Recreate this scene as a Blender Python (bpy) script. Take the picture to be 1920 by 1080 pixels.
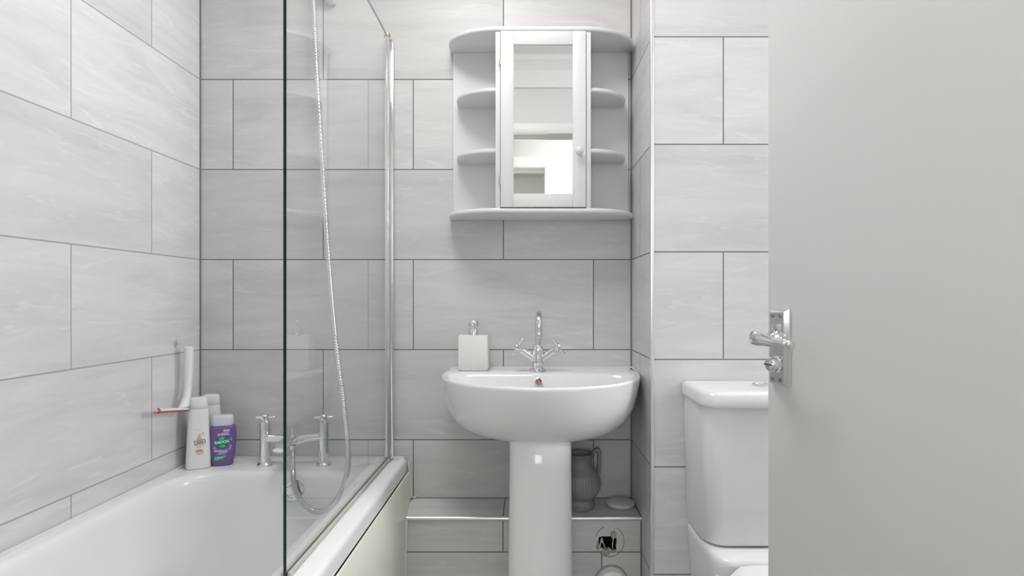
import bpy, bmesh, math, random
from mathutils import Vector, Matrix
random.seed(4)
for o in list(bpy.data.objects): bpy.data.objects.remove(o)
S = bpy.context.scene
COL = S.collection
R = math.radians

# ---------------------------------------------------------------- camera
FPX = 1100.0; VX, VY = 990.0, 561.0; CZ = 1.068
cd = bpy.data.cameras.new('camera'); cam = bpy.data.objects.new('camera', cd); COL.objects.link(cam)
cam.location = (0, 0, CZ); cam.rotation_euler = (R(90), 0, 0)
cd.sensor_width = 36; cd.lens = 36*FPX/1920
cd.shift_x = -(VX-960)/1920; cd.shift_y = (VY-540)/1920
cd.clip_start = 0.02
S.camera = cam

# ---------------------------------------------------------------- light
S.view_settings.view_transform = 'Standard'; S.view_settings.look = 'None'
S.view_settings.gamma = 1; S.view_settings.use_curve_mapping = False
S.view_settings.exposure = 0.0
w = bpy.data.worlds.new('world'); S.world = w; w.use_nodes = True
w.node_tree.nodes['Background'].inputs[0].default_value = (.9, .95, 1, 1)
w.node_tree.nodes['Background'].inputs[1].default_value = 1.0
WINDOW_E, CEIL_E, HALL_E, FAR_E = 32.0, 12.2, 31.0, 7.0

YB = 1.954      # back wall
YT = 1.637      # wall behind the toilet
XL = -1.092     # left wall
XC = .345       # return between the two
XR = 2.25       # right wall with the window
YD0, YD1 = .08, .19   # wall with the doorway
ZCEIL = 2.44
YH = -.90       # far wall of the hall
YF = -2.9

def P(px, py, Y):
    return Vector(((px-VX)*Y/FPX, Y, CZ-(py-VY)*Y/FPX))

# ---------------------------------------------------------------- helpers
def tag(o, label=None, cat=None, group=None, kind=None):
    if label: o['label'] = label
    if cat: o['category'] = cat
    if group: o['group'] = group
    if kind: o['kind'] = kind
    return o

def thing(name, loc, label, cat, group=None):
    o = bpy.data.objects.new(name, None); COL.objects.link(o)
    o.location = loc; o.empty_display_size = .05
    return tag(o, label, cat, group)

ROOT = {}
def obj(name, bm, mats, parent=None, smooth=True, loc=None, angle=38):
    """links bm (built in world coordinates) as one mesh object"""
    me = bpy.data.meshes.new(name)
    bmesh.ops.recalc_face_normals(bm, faces=bm.faces)
    base = Vector((0, 0, 0))
    if parent is not None:
        p = parent
        while p is not None:
            base += p.location; p = p.parent
    elif loc is not None:
        base = Vector(loc)
    bmesh.ops.translate(bm, verts=bm.verts, vec=-base)
    bm.to_mesh(me); bm.free()
    if not isinstance(mats, (list, tuple)): mats = [mats]
    for m in mats: me.materials.append(m)
    o = bpy.data.objects.new(name, me); COL.objects.link(o)
    if parent is not None: o.parent = parent
    elif loc is not None: o.location = base
    if smooth:
        me.polygons.foreach_set('use_smooth', [True]*len(me.polygons))
        try: me.set_sharp_from_angle(angle=R(angle))
        except Exception: pass
    return o

def struct(name, bm, mats, **k):
    return tag(obj(name, bm, mats, **k), kind='structure')

def B(): return bmesh.new()

def box(bm, x0, x1, y0, y1, z0, z1, bev=0, seg=2, mi=0, M=None):
    vs = [bm.verts.new((x, y, z)) for x in (x0, x1) for y in (y0, y1) for z in (z0, z1)]
    F = [(0,1,3,2),(4,6,7,5),(0,4,5,1),(2,3,7,6),(0,2,6,4),(1,5,7,3)]
    fs = [bm.faces.new([vs[i] for i in f]) for f in F]
    for f in fs: f.material_index = mi
    out = vs
    if bev:
        es = list({e for f in fs for e in f.edges})
        r = bmesh.ops.bevel(bm, geom=es, offset=bev, segments=seg, profile=.5, affect='EDGES')
        out = list({v for f in r['faces'] for v in f.verts} | {v for v in vs if v.is_valid})
    if M is not None:
        bmesh.ops.transform(bm, matrix=M, verts=out)
    return out

def loft(bm, rings, cap0=True, cap1=True, closed=True, mi=0):
    rv = [[bm.verts.new(p) for p in r] for r in rings]
    n = len(rv[0])
    for a, b in zip(rv, rv[1:]):
        for i in range(n if closed else n-1):
            j = (i+1) % n
            f = bm.faces.new((a[i], a[j], b[j], b[i])); f.material_index = mi
    if cap0: bm.faces.new(list(reversed(rv[0]))).material_index = mi
    if cap1: bm.faces.new(rv[-1]).material_index = mi
    return rv

def lathe(bm, prof, c, seg=40, M=None, cap0=True, cap1=True, mi=0, rf=None):
    """prof [(r, h)] about +Z through c; M rotates about c"""
    c = Vector(c); rings = []
    for r, h in prof:
        ring = []
        for k in range(seg):
            a = 2*math.pi*k/seg
            rr = r*(rf(a, h) if rf else 1)
            p = Vector((rr*math.cos(a), rr*math.sin(a), h))
            if M is not None: p = M @ p
            ring.append(c+p)
        rings.append(ring)
    return loft(bm, rings, cap0, cap1, mi=mi)

def AX(d):
    """matrix turning +Z to direction d"""
    return Vector((0, 0, 1)).rotation_difference(Vector(d).normalized()).to_matrix()

def spline(pts, n=8):
    pts = [Vector(p) for p in pts]; out = []
    q = [pts[0]*2-pts[1]] + pts + [pts[-1]*2-pts[-2]]
    for i in range(1, len(q)-2):
        a, b, c, d = q[i-1:i+3]
        for k in range(n):
            t = k/n
            out.append(.5*((2*b)+(c-a)*t+(2*a-5*b+4*c-d)*t*t+(3*b-a-3*c+d)*t**3))
    out.append(pts[-1]); return out

def tube(bm, pts, r, seg=14, mi=0, caps=True):
    pts = [Vector(p) for p in pts]
    rr = r if callable(r) else (lambda t: r)
    t0 = (pts[1]-pts[0]).normalized()
    up = Vector((0, 0, 1)) if abs(t0.z) < .9 else Vector((1, 0, 0))
    nrm = t0.cross(up).normalized(); rings = []
    n = len(pts)
    for i, p in enumerate(pts):
        t = (pts[min(i+1, n-1)]-pts[max(i-1, 0)]).normalized()
        nrm = (nrm - t*nrm.dot(t)).normalized(); bn = t.cross(nrm)
        ra = rr(i/(n-1))
        rings.append([p+nrm*ra*math.cos(2*math.pi*k/seg)+bn*ra*math.sin(2*math.pi*k/seg) for k in range(seg)])
    return loft(bm, rings, caps, caps, mi=mi)

def rrect(x0, x1, y0, y1, r, z, n=8):
    pts = []
    for cx, cy, a0 in ((x1-r, y1-r, 0), (x0+r, y1-r, 90), (x0+r, y0+r, 180), (x1-r, y0+r, 270)):
        for k in range(n+1):
            a = R(a0+90*k/n); pts.append(Vector((cx+r*math.cos(a), cy+r*math.sin(a), z)))
    return pts

# ---------------------------------------------------------------- materials
def mat(name, col=(.8, .8, .8), rough=.5, metal=0, spec=.5, coat=0):
    m = bpy.data.materials.new(name); m.use_nodes = True
    b = m.node_tree.nodes['Principled BSDF']
    b.inputs['Base Color'].default_value = (*col, 1)
    b.inputs['Roughness'].default_value = rough
    b.inputs['Metallic'].default_value = metal
    b.inputs['Specular IOR Level'].default_value = spec
    b.inputs['Coat Weight'].default_value = coat
    return m

def noisy(m, scale=6, amt=.04, bump=0, stretch=(1, 1, 1)):
    """a little procedural variation in the colour and surface"""
    nt = m.node_tree; N = nt.nodes; L = nt.links; b = N['Principled BSDF']
    col = b.inputs['Base Color'].default_value[:]
    g = N.new('ShaderNodeTexCoord'); mp = N.new('ShaderNodeMapping'); mp.inputs['Scale'].default_value = stretch
    L.new(g.outputs['Object'], mp.inputs[0])
    n = N.new('ShaderNodeTexNoise'); n.inputs['Scale'].default_value = scale; n.inputs['Detail'].default_value = 4
    L.new(mp.outputs[0], n.inputs['Vector'])
    mx = N.new('ShaderNodeMix'); mx.data_type = 'RGBA'
    mx.inputs[6].default_value = [c*(1-amt) for c in col[:3]]+[1]
    mx.inputs[7].default_value = [min(1, c*(1+amt)) for c in col[:3]]+[1]
    L.new(n.outputs[0], mx.inputs[0]); L.new(mx.outputs[2], b.inputs['Base Color'])
    if bump:
        bp = N.new('ShaderNodeBump'); bp.inputs['Strength'].default_value = bump; bp.inputs['Distance'].default_value = .002
        L.new(n.outputs[0], bp.inputs['Height']); L.new(bp.outputs[0], b.inputs['Normal'])
    return m

def tile_mat(name, axis, off, vconst=None, base=(.62, .608, .60), grout=(.20, .185, .17), rough=.40, mort=.0019):
    m = bpy.data.materials.new(name); m.use_nodes = True
    nt = m.node_tree; N = nt.nodes; L = nt.links; b = N['Principled BSDF']; b.inputs['Specular IOR Level'].default_value = .35
    g = N.new('ShaderNodeNewGeometry'); s = N.new('ShaderNodeSeparateXYZ'); L.new(g.outputs['Position'], s.inputs[0])
    u = N.new('ShaderNodeMath'); u.operation = 'ADD'; u.inputs[1].default_value = off+12
    L.new(s.outputs[axis], u.inputs[0])
    c = N.new('ShaderNodeCombineXYZ'); L.new(u.outputs[0], c.inputs[0])
    if vconst is None: L.new(s.outputs[2], c.inputs[1])
    else: c.inputs[1].default_value = vconst
    br = N.new('ShaderNodeTexBrick'); L.new(c.outputs[0], br.inputs['Vector'])
    br.offset = .5; br.offset_frequency = 2; br.squash = 1
    br.inputs['Scale'].default_value = 1; br.inputs['Brick Width'].default_value = .6; br.inputs['Row Height'].default_value = .3
    br.inputs['Mortar Size'].default_value = mort; br.inputs['Mortar Smooth'].default_value = .1; br.inputs['Bias'].default_value = 0
    br.inputs['Color1'].default_value = (0, 0, 0, 1); br.inputs['Color2'].default_value = (1, 1, 1, 1); br.inputs['Mortar'].default_value = (.5, .5, .5, 1)
    # streaks, different on every tile
    sh = N.new('ShaderNodeVectorMath'); sh.operation = 'MULTIPLY_ADD'
    cv = N.new('ShaderNodeCombineXYZ'); L.new(br.outputs['Color'], cv.inputs[0]); L.new(br.outputs['Color'], cv.inputs[1]); L.new(br.outputs['Color'], cv.inputs[2])
    L.new(cv.outputs[0], sh.inputs[0]); sh.inputs[1].default_value = (7.3, 3.1, 9.7)
    if vconst is None: L.new(c.outputs[0], sh.inputs[2])
    else: L.new(g.outputs['Position'], sh.inputs[2])
    mp = N.new('ShaderNodeMapping'); mp.inputs['Scale'].default_value = (1.6, 9, 1.6); mp.inputs['Rotation'].default_value = (0, 0, R(7))
    L.new(sh.outputs[0], mp.inputs[0])
    n1 = N.new('ShaderNodeTexNoise'); n1.inputs['Scale'].default_value = 1.6; n1.inputs['Detail'].default_value = 6; n1.inputs['Roughness'].default_value = .62; n1.inputs['Distortion'].default_value = .9
    L.new(mp.outputs[0], n1.inputs['Vector'])
    r1 = N.new('ShaderNodeValToRGB'); e = r1.color_ramp.elements
    e[0].position = .30; e[0].color = tuple(x*.90 for x in base)+(1,)
    e[1].position = .70; e[1].color = tuple(min(1, x*1.08) for x in base)+(1,)
    k = r1.color_ramp.elements.new(.5); k.color = base+(1,)
    L.new(n1.outputs[0], r1.inputs[0])
    # fine light veins
    n2 = N.new('ShaderNodeTexNoise'); n2.inputs['Scale'].default_value = 3.1; n2.inputs['Detail'].default_value = 5; n2.inputs['Distortion'].default_value = 2.2
    L.new(mp.outputs[0], n2.inputs['Vector'])
    r2 = N.new('ShaderNodeValToRGB'); e = r2.color_ramp.elements
    e[0].position = .60; e[0].color = (0, 0, 0, 1); e[1].position = .66; e[1].color = (.32, .32, .32, 1)
    L.new(n2.outputs[0], r2.inputs[0])
    v = N.new('ShaderNodeMix'); v.data_type = 'RGBA'; L.new(r2.outputs[0], v.inputs[0]); L.new(r1.outputs[0], v.inputs[6])
    v.inputs[7].default_value = tuple(min(1, x*1.22) for x in base)+(1,)
    tone = N.new('ShaderNodeHueSaturation'); L.new(v.outputs[2], tone.inputs['Color'])
    mr = N.new('ShaderNodeMapRange'); mr.inputs['To Min'].default_value = .95; mr.inputs['To Max'].default_value = 1.05
    L.new(br.outputs['Color'], mr.inputs[0]); L.new(mr.outputs[0], tone.inputs['Value'])
    mx = N.new('ShaderNodeMix'); mx.data_type = 'RGBA'; L.new(br.outputs['Fac'], mx.inputs[0]); L.new(tone.outputs[0], mx.inputs[6])
    mx.inputs[7].default_value = grout+(1,)
    L.new(mx.outputs[2], b.inputs['Base Color'])
    rg = N.new('ShaderNodeMapRange'); rg.inputs['To Min'].default_value = rough; rg.inputs['To Max'].default_value = .85
    L.new(br.outputs['Fac'], rg.inputs[0]); L.new(rg.outputs[0], b.inputs['Roughness'])
    bp = N.new('ShaderNodeBump'); bp.invert = True; bp.inputs['Strength'].default_value = .5; bp.inputs['Distance'].default_value = .0015
    L.new(br.outputs['Fac'], bp.inputs['Height'])
    bp2 = N.new('ShaderNodeBump'); bp2.inputs['Strength'].default_value = .12; bp2.inputs['Distance'].default_value = .002
    L.new(n1.outputs[0], bp2.inputs['Height']); L.new(bp.outputs[0], bp2.inputs['Normal']); L.new(bp2.outputs[0], b.inputs['Normal'])
    return m

T_back = tile_mat('tile_back', 0, .382)
T_left_lit = tile_mat('tile_left_lit', 1, -1.402, base=(.71, .70, .705), grout=(.40, .39, .38))  # same tile; base and grout lightened, the wall's stronger light put into the colour
T_toil_lit = tile_mat('tile_toilet_lit', 0, -.545, base=(.65, .64, .64))  # same tile again, lighter base stands in for the brighter light here
T_side = tile_mat('tile_return', 1, -1.507)
T_box = tile_mat('tile_ledge', 0, .076)
T_boxt = tile_mat('tile_ledge_top', 0, .076, vconst=.45)
M_paint = noisy(mat('wall_paint', (.70, .70, .68), .7), 3, .02)
M_ceil = noisy(mat('ceiling_paint', (.82, .81, .79), .8), 3, .02)
M_gloss = noisy(mat('white_gloss_wood', (.80, .80, .78), .35), 5, .015)
M_cab = noisy(mat('cabinet_white', (.73, .735, .735), .38), 5, .012)
M_door = noisy(mat('door_paint', (.71, .705, .695), .48), 4, .015)
M_cer = noisy(mat('white_ceramic', (.79, .795, .795), .10, coat=.3), 2, .008)
M_acr = noisy(mat('white_acrylic', (.86, .87, .88), .16), 2, .008)
M_panel = noisy(mat('cream_panel', (.80, .79, .70), .35), 3, .02)
M_chrome = noisy(mat('chrome', (.80, .81, .82), .09, metal=1), 8, .02)
M_hose = mat('hose_steel', (.72, .73, .74), .22, metal=1)
M_trim = noisy(mat('tile_trim_metal', (.86, .86, .85), .28, metal=.85), 30, .03)
M_seal = noisy(mat('silicone', (.74, .74, .71), .5), 20, .06)
M_sealg = noisy(mat('screen_seal', (.50, .50, .46), .4), 20, .08)
M_mirror = mat('mirror', (.90, .92, .90), .015, metal=1)
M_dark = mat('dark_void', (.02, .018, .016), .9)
M_black = mat('black_print', (.03, .03, .035), .5)
M_floor = noisy(mat('floor_vinyl', (.30, .29, .28), .4), 4, .1)
M_carpet = noisy(mat('hall_carpet', (.42, .38, .33), .95), 60, .15, bump=.5)
M_stone = noisy(mat('dispenser_stone', (.82, .80, .77), .45), 4, .05, stretch=(6, 6, 1))
M_jug = noisy(mat('jug_grey_glaze', (.24, .245, .25), .45), 8, .08)
M_lidw = noisy(mat('round_lid_plastic', (.62, .62, .60), .4), 8, .04)
M_plast = noisy(mat('white_plastic', (.82, .83, .81), .3), 8, .02)
M_sham = noisy(mat('bottle_pearl', (.80, .82, .78), .28), 8, .03)
M_purp = noisy(mat('bottle_purple', (.17, .105, .30), .22), 6, .08)
M_capc = noisy(mat('cap_frost', (.66, .68, .76), .25), 6, .03)
M_green = mat('print_green', (.0, .22, .13), .4)
M_lgreen = mat('print_light_green', (.12, .55, .33), .4)
M_white = mat('print_white', (.85, .85, .88), .4)
M_lilac = mat('print_lilac', (.62, .52, .80), .4)
M_blue = mat('print_blue', (.30, .33, .65), .4)
M_pink = mat('print_pink', (.75, .42, .68), .4)
M_peach = mat('print_peach', (.72, .42, .32), .5)
M_teal = mat('print_teal', (.45, .66, .58), .5)
M_red = mat('red_rubber', (.62, .05, .08), .4)
M_brass = noisy(mat('hinge_metal', (.55, .50, .42), .35, metal=1), 20, .1)
M_plaster = noisy(mat('rough_plaster', (.36, .34, .31), .9), 60, .25, bump=1)
M_copper = noisy(mat('overflow_rust', (.36, .20, .16), .5), 60, .3)

def noise_bump_floor():
    pass

# hose: rings of the wound steel by a wave bump along its own length (generated in the mesh instead)
def emis(name, col, s):
    m = bpy.data.materials.new(name); m.use_nodes = True; nt = m.node_tree
    nt.nodes.remove(nt.nodes['Principled BSDF'])
    e = nt.nodes.new('ShaderNodeEmission'); e.inputs[0].default_value = (*col, 1); e.inputs[1].default_value = s
    nt.links.new(e.outputs[0], nt.nodes['Material Output'].inputs[0]); return m

def glass_mat(name, tint, boost=1.25):
    m = bpy.data.materials.new(name); m.use_nodes = True; nt = m.node_tree; N = nt.nodes; L = nt.links
    N.remove(N['Principled BSDF'])
    t = N.new('ShaderNodeBsdfTransparent'); t.inputs[0].default_value = (*tint, 1)
    gl = N.new('ShaderNodeBsdfGlossy'); gl.inputs['Roughness'].default_value = .01; gl.inputs[0].default_value = (.95, 1, .98, 1)
    f = N.new('ShaderNodeFresnel'); f.inputs[0].default_value = 1.5
    g = N.new('ShaderNodeNewGeometry')
    inv = N.new('ShaderNodeMath'); inv.operation = 'SUBTRACT'; inv.inputs[0].default_value = boost; L.new(g.outputs['Backfacing'], inv.inputs[1])
    mx0 = N.new('ShaderNodeMath'); mx0.operation = 'MULTIPLY'; L.new(f.outputs[0], mx0.inputs[0])
    nb = N.new('ShaderNodeMath'); nb.operation = 'SUBTRACT'; nb.inputs[0].default_value = 1; L.new(g.outputs['Backfacing'], nb.inputs[1])
    nb2 = N.new('ShaderNodeMath'); nb2.operation = 'MULTIPLY'; nb2.inputs[1].default_value = boost; L.new(nb.outputs[0], nb2.inputs[0])
    L.new(nb2.outputs[0], mx0.inputs[1]); mx0.use_clamp = True
    ms = N.new('ShaderNodeMixShader'); L.new(mx0.outputs[0], ms.inputs[0]); L.new(t.outputs[0], ms.inputs[1]); L.new(gl.outputs[0], ms.inputs[2])
    L.new(ms.outputs[0], N['Material Output'].inputs[0]); return m
M_glass = glass_mat('screen_glass', (.980, .990, .986))
M_gedge = mat('glass_edge', (.004, .022, .018), .12)
M_clear = glass_mat('clear_plastic', (.86, .86, .86))

# ================================================================ THE ROOM
bm = B(); box(bm, XL-.12, XR+.12, YD1, YB+.12, -.1, 0); struct('floor', bm, M_floor, smooth=False)
bm = B(); box(bm, XL-.12, XR+.12, YD0, YB+.12, ZCEIL, ZCEIL+.1); struct('ceiling', bm, M_ceil, smooth=False)
bm = B(); box(bm, XL-.12, XL, YD0, YB+.12, 0, ZCEIL); struct('wall_left', bm, T_left_lit, smooth=False)
bm = B(); box(bm, XL, XC, YB, YB+.12, 0, ZCEIL); struct('wall_back', bm, T_back, smooth=False)
# toilet wall and its return
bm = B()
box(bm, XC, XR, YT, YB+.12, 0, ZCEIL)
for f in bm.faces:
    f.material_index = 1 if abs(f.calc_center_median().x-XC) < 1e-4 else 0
struct('wall_toilet', bm, [T_toil_lit, T_side], smooth=False)
# right wall with window opening
WY0, WY1, WZ0, WZ1 = .85, 1.50, 1.5, 2.2
bm = B()
box(bm, XR, XR+.12, YD0, WY0, 0, ZCEIL); box(bm, XR, XR+.12, WY1, YB+.12, 0, ZCEIL)
box(bm, XR, XR+.12, WY0, WY1, 0, WZ0); box(bm, XR, XR+.12, WY0, WY1, WZ1, ZCEIL)
struct('wall_right', bm, M_paint, smooth=False)
wn = bpy.data.objects.new('window_1', None); COL.objects.link(wn); wn.location = (XR+.06, (WY0+WY1)/2, WZ0); tag(wn, kind='structure')
bm = B(); t = .05
for a in ((WY0, WY0+t, WZ0, WZ1), (WY1-t, WY1, WZ0, WZ1), (WY0+t, WY1-t, WZ0, WZ0+t), (WY0+t, WY1-t, WZ1-t, WZ1), ((WY0+WY1)/2-.02, (WY0+WY1)/2+.02, WZ0+t, WZ1-t)):
    box(bm, XR+.03, XR+.09, *a, bev=.004)
obj('window_frame', bm, M_gloss, wn)
bm = B(); box(bm, XR+.055, XR+.06, WY0+t, WY1-t, WZ0+t, WZ1-t); obj('window_pane', bm, emis('frosted_daylight', (.94, .95, 1.0), WINDOW_E), wn, smooth=False)
# wall with doorway, painted
OX0, OX1, OZ = -.19, .625, 2.02
bm = B()
box(bm, XL, OX0, YD0, YD1, 0, ZCEIL); box(bm, OX1, XR, YD0, YD1, 0, ZCEIL); box(bm, OX0, OX1, YD0, YD1, OZ, ZCEIL)
struct('wall_front', bm, M_paint, smooth=False)
def architrave(name, x0, x1, z, y0, y1, wd=.062):
    bm = B()
    box(bm, x0-wd, x0, y0, y1, 0, z+wd, bev=.004); box(bm, x1, x1+wd, y0, y1, 0, z+wd, bev=.004)
    box(bm, x0, x1, y0, y1, z, z+wd, bev=.004)
    return struct(name, bm, M_gloss)
architrave('trim_1', OX0, OX1, OZ, YD1, YD1+.018)
architrave('trim_2', OX0, OX1, OZ, YD0-.018, YD0)
bm = B()
# coving over the doorway wall, stepped profile
prof = [(0, 2.285), (.018, 2.285), (.022, 2.305), (.03, 2.33), (.05, 2.37), (.085, 2.40), (.105, 2.41), (.105, 2.44), (0, 2.44)]
loft(bm, [[Vector((x, YD1+a, z)) for a, z in prof] for x in (XL, XR)])
struct('trim_3', bm, M_ceil, angle=20)

# hall behind the camera and the lit room beyond it
bm = B(); box(bm, -1.6, XR+.1, YH-.12, YD1, -.1, 0); struct('floor', bm, M_carpet, smooth=False)
bm = B(); box(bm, -1.6, XR+.1, YH-.12, YD0, ZCEIL, ZCEIL+.1); struct('ceiling', bm, M_ceil, smooth=False)
HX0, HX1, HZ = -.66, .127, 2.07
bm = B()
box(bm, -1.6, HX0, YH-.12, YH, 0, ZCEIL); box(bm, HX1, XR+.1, YH-.12, YH, 0, ZCEIL); box(bm, HX0, HX1, YH-.12, YH, HZ, ZCEIL)
struct('wall_hall', bm, M_paint, smooth=False)
architrave('trim_4', HX0, HX1, HZ, YH, YH+.02, .08)
bm = B(); box(bm, -1.72, -1.6, YH-.12, YD0, 0, ZCEIL); struct('wall_hall_left', bm, M_paint, smooth=False)
bm = B(); box(bm, XR, XR+.12, YH-.12, YD0, 0, ZCEIL); struct('wall_hall_right', bm, M_paint, smooth=False)
bm = B(); box(bm, -1.6, XL, YD0, YD1, 0, ZCEIL); struct('wall_hall_front', bm, M_paint, smooth=False)
bm = B(); box(bm, -1.6, 1.2, YF, YH-.12, -.1, 0); struct('floor', bm, M_carpet, smooth=False)
bm = B(); box(bm, -1.6, 1.2, YF, YH-.12, ZCEIL, ZCEIL+.1); struct('ceiling', bm, M_ceil, smooth=False)
bm = B(); box(bm, -1.6, 1.2, YF-.1, YF, 0, ZCEIL); struct('wall_far', bm, M_paint, smooth=False)
bm = B(); box(bm, -1.7, -1.6, YF, YH-.12, 0, ZCEIL); struct('wall_far_left', bm, M_paint, smooth=False)
bm = B(); box(bm, 1.2, 1.3, YF, YH-.12, 0, ZCEIL); struct('wall_far_right', bm, M_paint, smooth=False)
w2 = bpy.data.objects.new('window_2', None); COL.objects.link(w2); w2.location = (-.3, YF, .9); tag(w2, kind='structure')
bm = B()
for a in ((-1.0, -.94, .9, 2.1), (.34, .4, .9, 2.1), (-.94, .34, .9, .96), (-.94, .34, 2.04, 2.1)):
    box(bm, a[0], a[1], YF, YF+.04, a[2], a[3], bev=.004)
obj('window_frame', bm, M_gloss, w2)
bm = B(); box(bm, -.94, .34, YF+.003, YF+.01, .96, 2.04); obj('window_pane', bm, emis('daylight_pane', (1, 1, .98), FAR_E), w2, smooth=False)

def fill_ceiling_lamp(x, y, r, e, label):  # unseen lamp added as fill to brighten the walls
    t = thing('fill_ceiling_light', (x, y, ZCEIL), label, 'light')
    bm = B(); lathe(bm, [(r*1.05, -.03), (r*1.08, -.025), (r*1.08, 0)], (x, y, ZCEIL)); obj('base_ring', bm, M_plast, t)
    bm = B(); lathe(bm, [(.001, -.085), (r*.4, -.08), (r*.75, -.065), (r*.95, -.045), (r, -.03)], (x, y, ZCEIL), cap1=False)
    obj('diffuser', bm, emis('fill_lamp_diffuser', (1, .992, .985), e), t)
fill_ceiling_lamp(-.22, 1.14, .25, CEIL_E*1.6, 'unseen round white ceiling light added as fill above the bath side of the bathroom')  # added fill, placed to brighten the left and back walls
fill_ceiling_lamp(.45, -.20, .16, HALL_E*2.2, 'unseen round white ceiling light added as frontal fill in the hall outside the door')  # added frontal fill for the back wall and door face

# boxed ledge below the basin
LY, LZ, LX0 = 1.782, .4055, -.384
hx, hz = .246, .338
def inst_px(px, py, Y=LY): v = P(px, py, Y); return (v.x, v.z)
hole = [inst_px(*p) for p in ((1123, 1007), (1130, 1005.5), (1138, 1006), (1146, 1005), (1151, 1009), (1155, 1006), (1156.5, 1014), (1155, 1024), (1156, 1032), (1148, 1033), (1143, 1028), (1134, 1031), (1127, 1027), (1121, 1030), (1119, 1022), (1122, 1014))]
bm = B()
outer = [(LX0, 0), (XC, 0), (XC, LZ), (LX0, LZ)]
def edge_loop(bm, pts, y):
    vs = [bm.verts.new((a, y, b)) for a, b in pts]
    return vs, [bm.edges.new((vs[i], vs[(i+1) % len(vs)])) for i in range(len(vs))]
vo, eo = edge_loop(bm, outer, LY); vh, eh = edge_loop(bm, hole, LY)
bmesh.ops.triangle_fill(bm, use_beauty=True, use_dissolve=False, edges=eo+eh)
# tile thickness round the hole
vb = [bm.verts.new((v.co.x, LY+.012, v.co.z)) for v in vh]
for i in range(len(vh)):
    j = (i+1) % len(vh); f = bm.faces.new((vh[i], vh[j], vb[j], vb[i])); f.material_index = 2
tp = [bm.verts.new(c) for c in ((LX0, LY, LZ), (XC, LY, LZ), (XC, YB, LZ), (LX0, YB, LZ))]
bm.faces.new(tp).material_index = 1
led = tag(obj('wall_ledge', bm, [T_box, T_boxt, M_plaster], smooth=False), kind='structure')
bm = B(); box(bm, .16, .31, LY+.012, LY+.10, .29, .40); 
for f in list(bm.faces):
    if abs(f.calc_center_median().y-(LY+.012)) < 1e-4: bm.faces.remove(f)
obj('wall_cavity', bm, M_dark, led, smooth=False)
# plaster smears and broken tile edge round the hole
def blob(bm, px, py, rx, rz, th, seed, Y=LY, k=22):
    rnd = random.Random(seed); c = P(px, py, Y)
    ring = []
    for i in range(k):
        a = 2*math.pi*i/k; q = 1+rnd.uniform(-.16, .16)
        ring.append((math.cos(a)*rx*q, math.sin(a)*rz*q))
    rings = [[Vector((c.x+x*s, Y-h, c.z+z*s)) for x, z in ring] for s, h in ((1, .0001), (.93, th*.7), (.6, th), (.2, th*1.1))]
    loft(bm, rings, cap0=False)
bm = B(); blob(bm, 1135.5, 1035, .013, .010, .006, 3); blob(bm, 1150, 1003, .0085, .012, .004, 5); blob(bm, 1128.5, 1013, .004, .009, .004, 8); blob(bm, 1121, 1022, .005, .012, .003, 9)
obj('plaster_patch', bm, M_plaster, led)
bm = B()
for pts in (((1127, 1011), (1126, 1020), (1123, 1028)), ((1128, 1011), (1131, 1018), (1135, 1028)), ((1151, 1006), (1149, 1016), (1148, 1028))):
    tube(bm, spline([P(a, b, LY-.003) for a, b in pts]), .0017, 6)
obj('loose_fibre', bm, mat('fibre', (.6, .57, .52), .7), led)
# faint ring stain left by a pipe collar
bm = B()
for a0, a1 in ((-60, 60), (110, 165), (200, 300)):
    pts = [P(1143+27*math.cos(R(a)), 1015-29*math.sin(R(a)), LY-.0003) for a in range(a0, a1+1, 6)]
    tube(bm, pts, .0011, 6)
obj('collar_mark', bm, mat('collar_stain', (.27, .24, .21), .8), led)
# metal trims
bm = B(); tube(bm, [(-.369, LY-.001, LZ-.003), (XC-.001, LY-.001, LZ-.003)], .0068, 12); struct('trim_5', bm, M_trim)
bm = B(); box(bm, XC-.004, XC+.0065, YT-.004, YT+.008, 0, ZCEIL-.001, bev=.003); struct('trim_6', bm, M_trim)
# sealant beads
bm = B()
tube(bm, [(-.3745, LY-.004, .05), (-.3715, LY-.004, .25), (-.3685, LY-.004, LZ-.006)], .0038, 8)
struct('trim_7', bm, M_seal)
bm = B(); tube(bm, [(XC-.002, YB-.002, .0), (XC-.002, YB-.002, 2.3)], .0025, 6); tube(bm, [(XL+.002, YB-.002, .55), (XL+.002, YB-.002, 2.3)], .002, 6)
tube(bm, [(-.383, YB-.0005, LZ+.0005), (XC, YB-.0005, LZ+.0005)], .0022, 6); tube(bm, [(XC-.001, LY-.001, .0), (XC-.001, LY-.001, LZ)], .0035, 6); tube(bm, [(XC-.001, LY, LZ+.0005), (XC-.001, YB, LZ+.0005)], .002, 6)
struct('trim_8', bm, mat('corner_grout', (.20, .185, .17), .8))
# waste boss low on the ledge front
bm = B(); c = P(1146, 1090, LY)
lathe(bm, [(.047, 0), (.047, .022), (.043, .03), (.03, .035), (.001, .036)], (c.x, LY-.001, c.z), 36, AX((0, -1, 0)))
t = thing('waste_pipe_cap', (c.x, LY-.03, c.z), 'round white plastic waste pipe cap fixed low on the tiled ledge below the hole', 'pipe cap')
obj('cap', bm, M_plast, t)
bm = B(); lathe(bm, [(.051, 0), (.051, .005), (.047, .007)], (c.x, LY-.0005, c.z), 36, AX((0, -1, 0))); obj('collar', bm, M_plaster, t)

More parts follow.
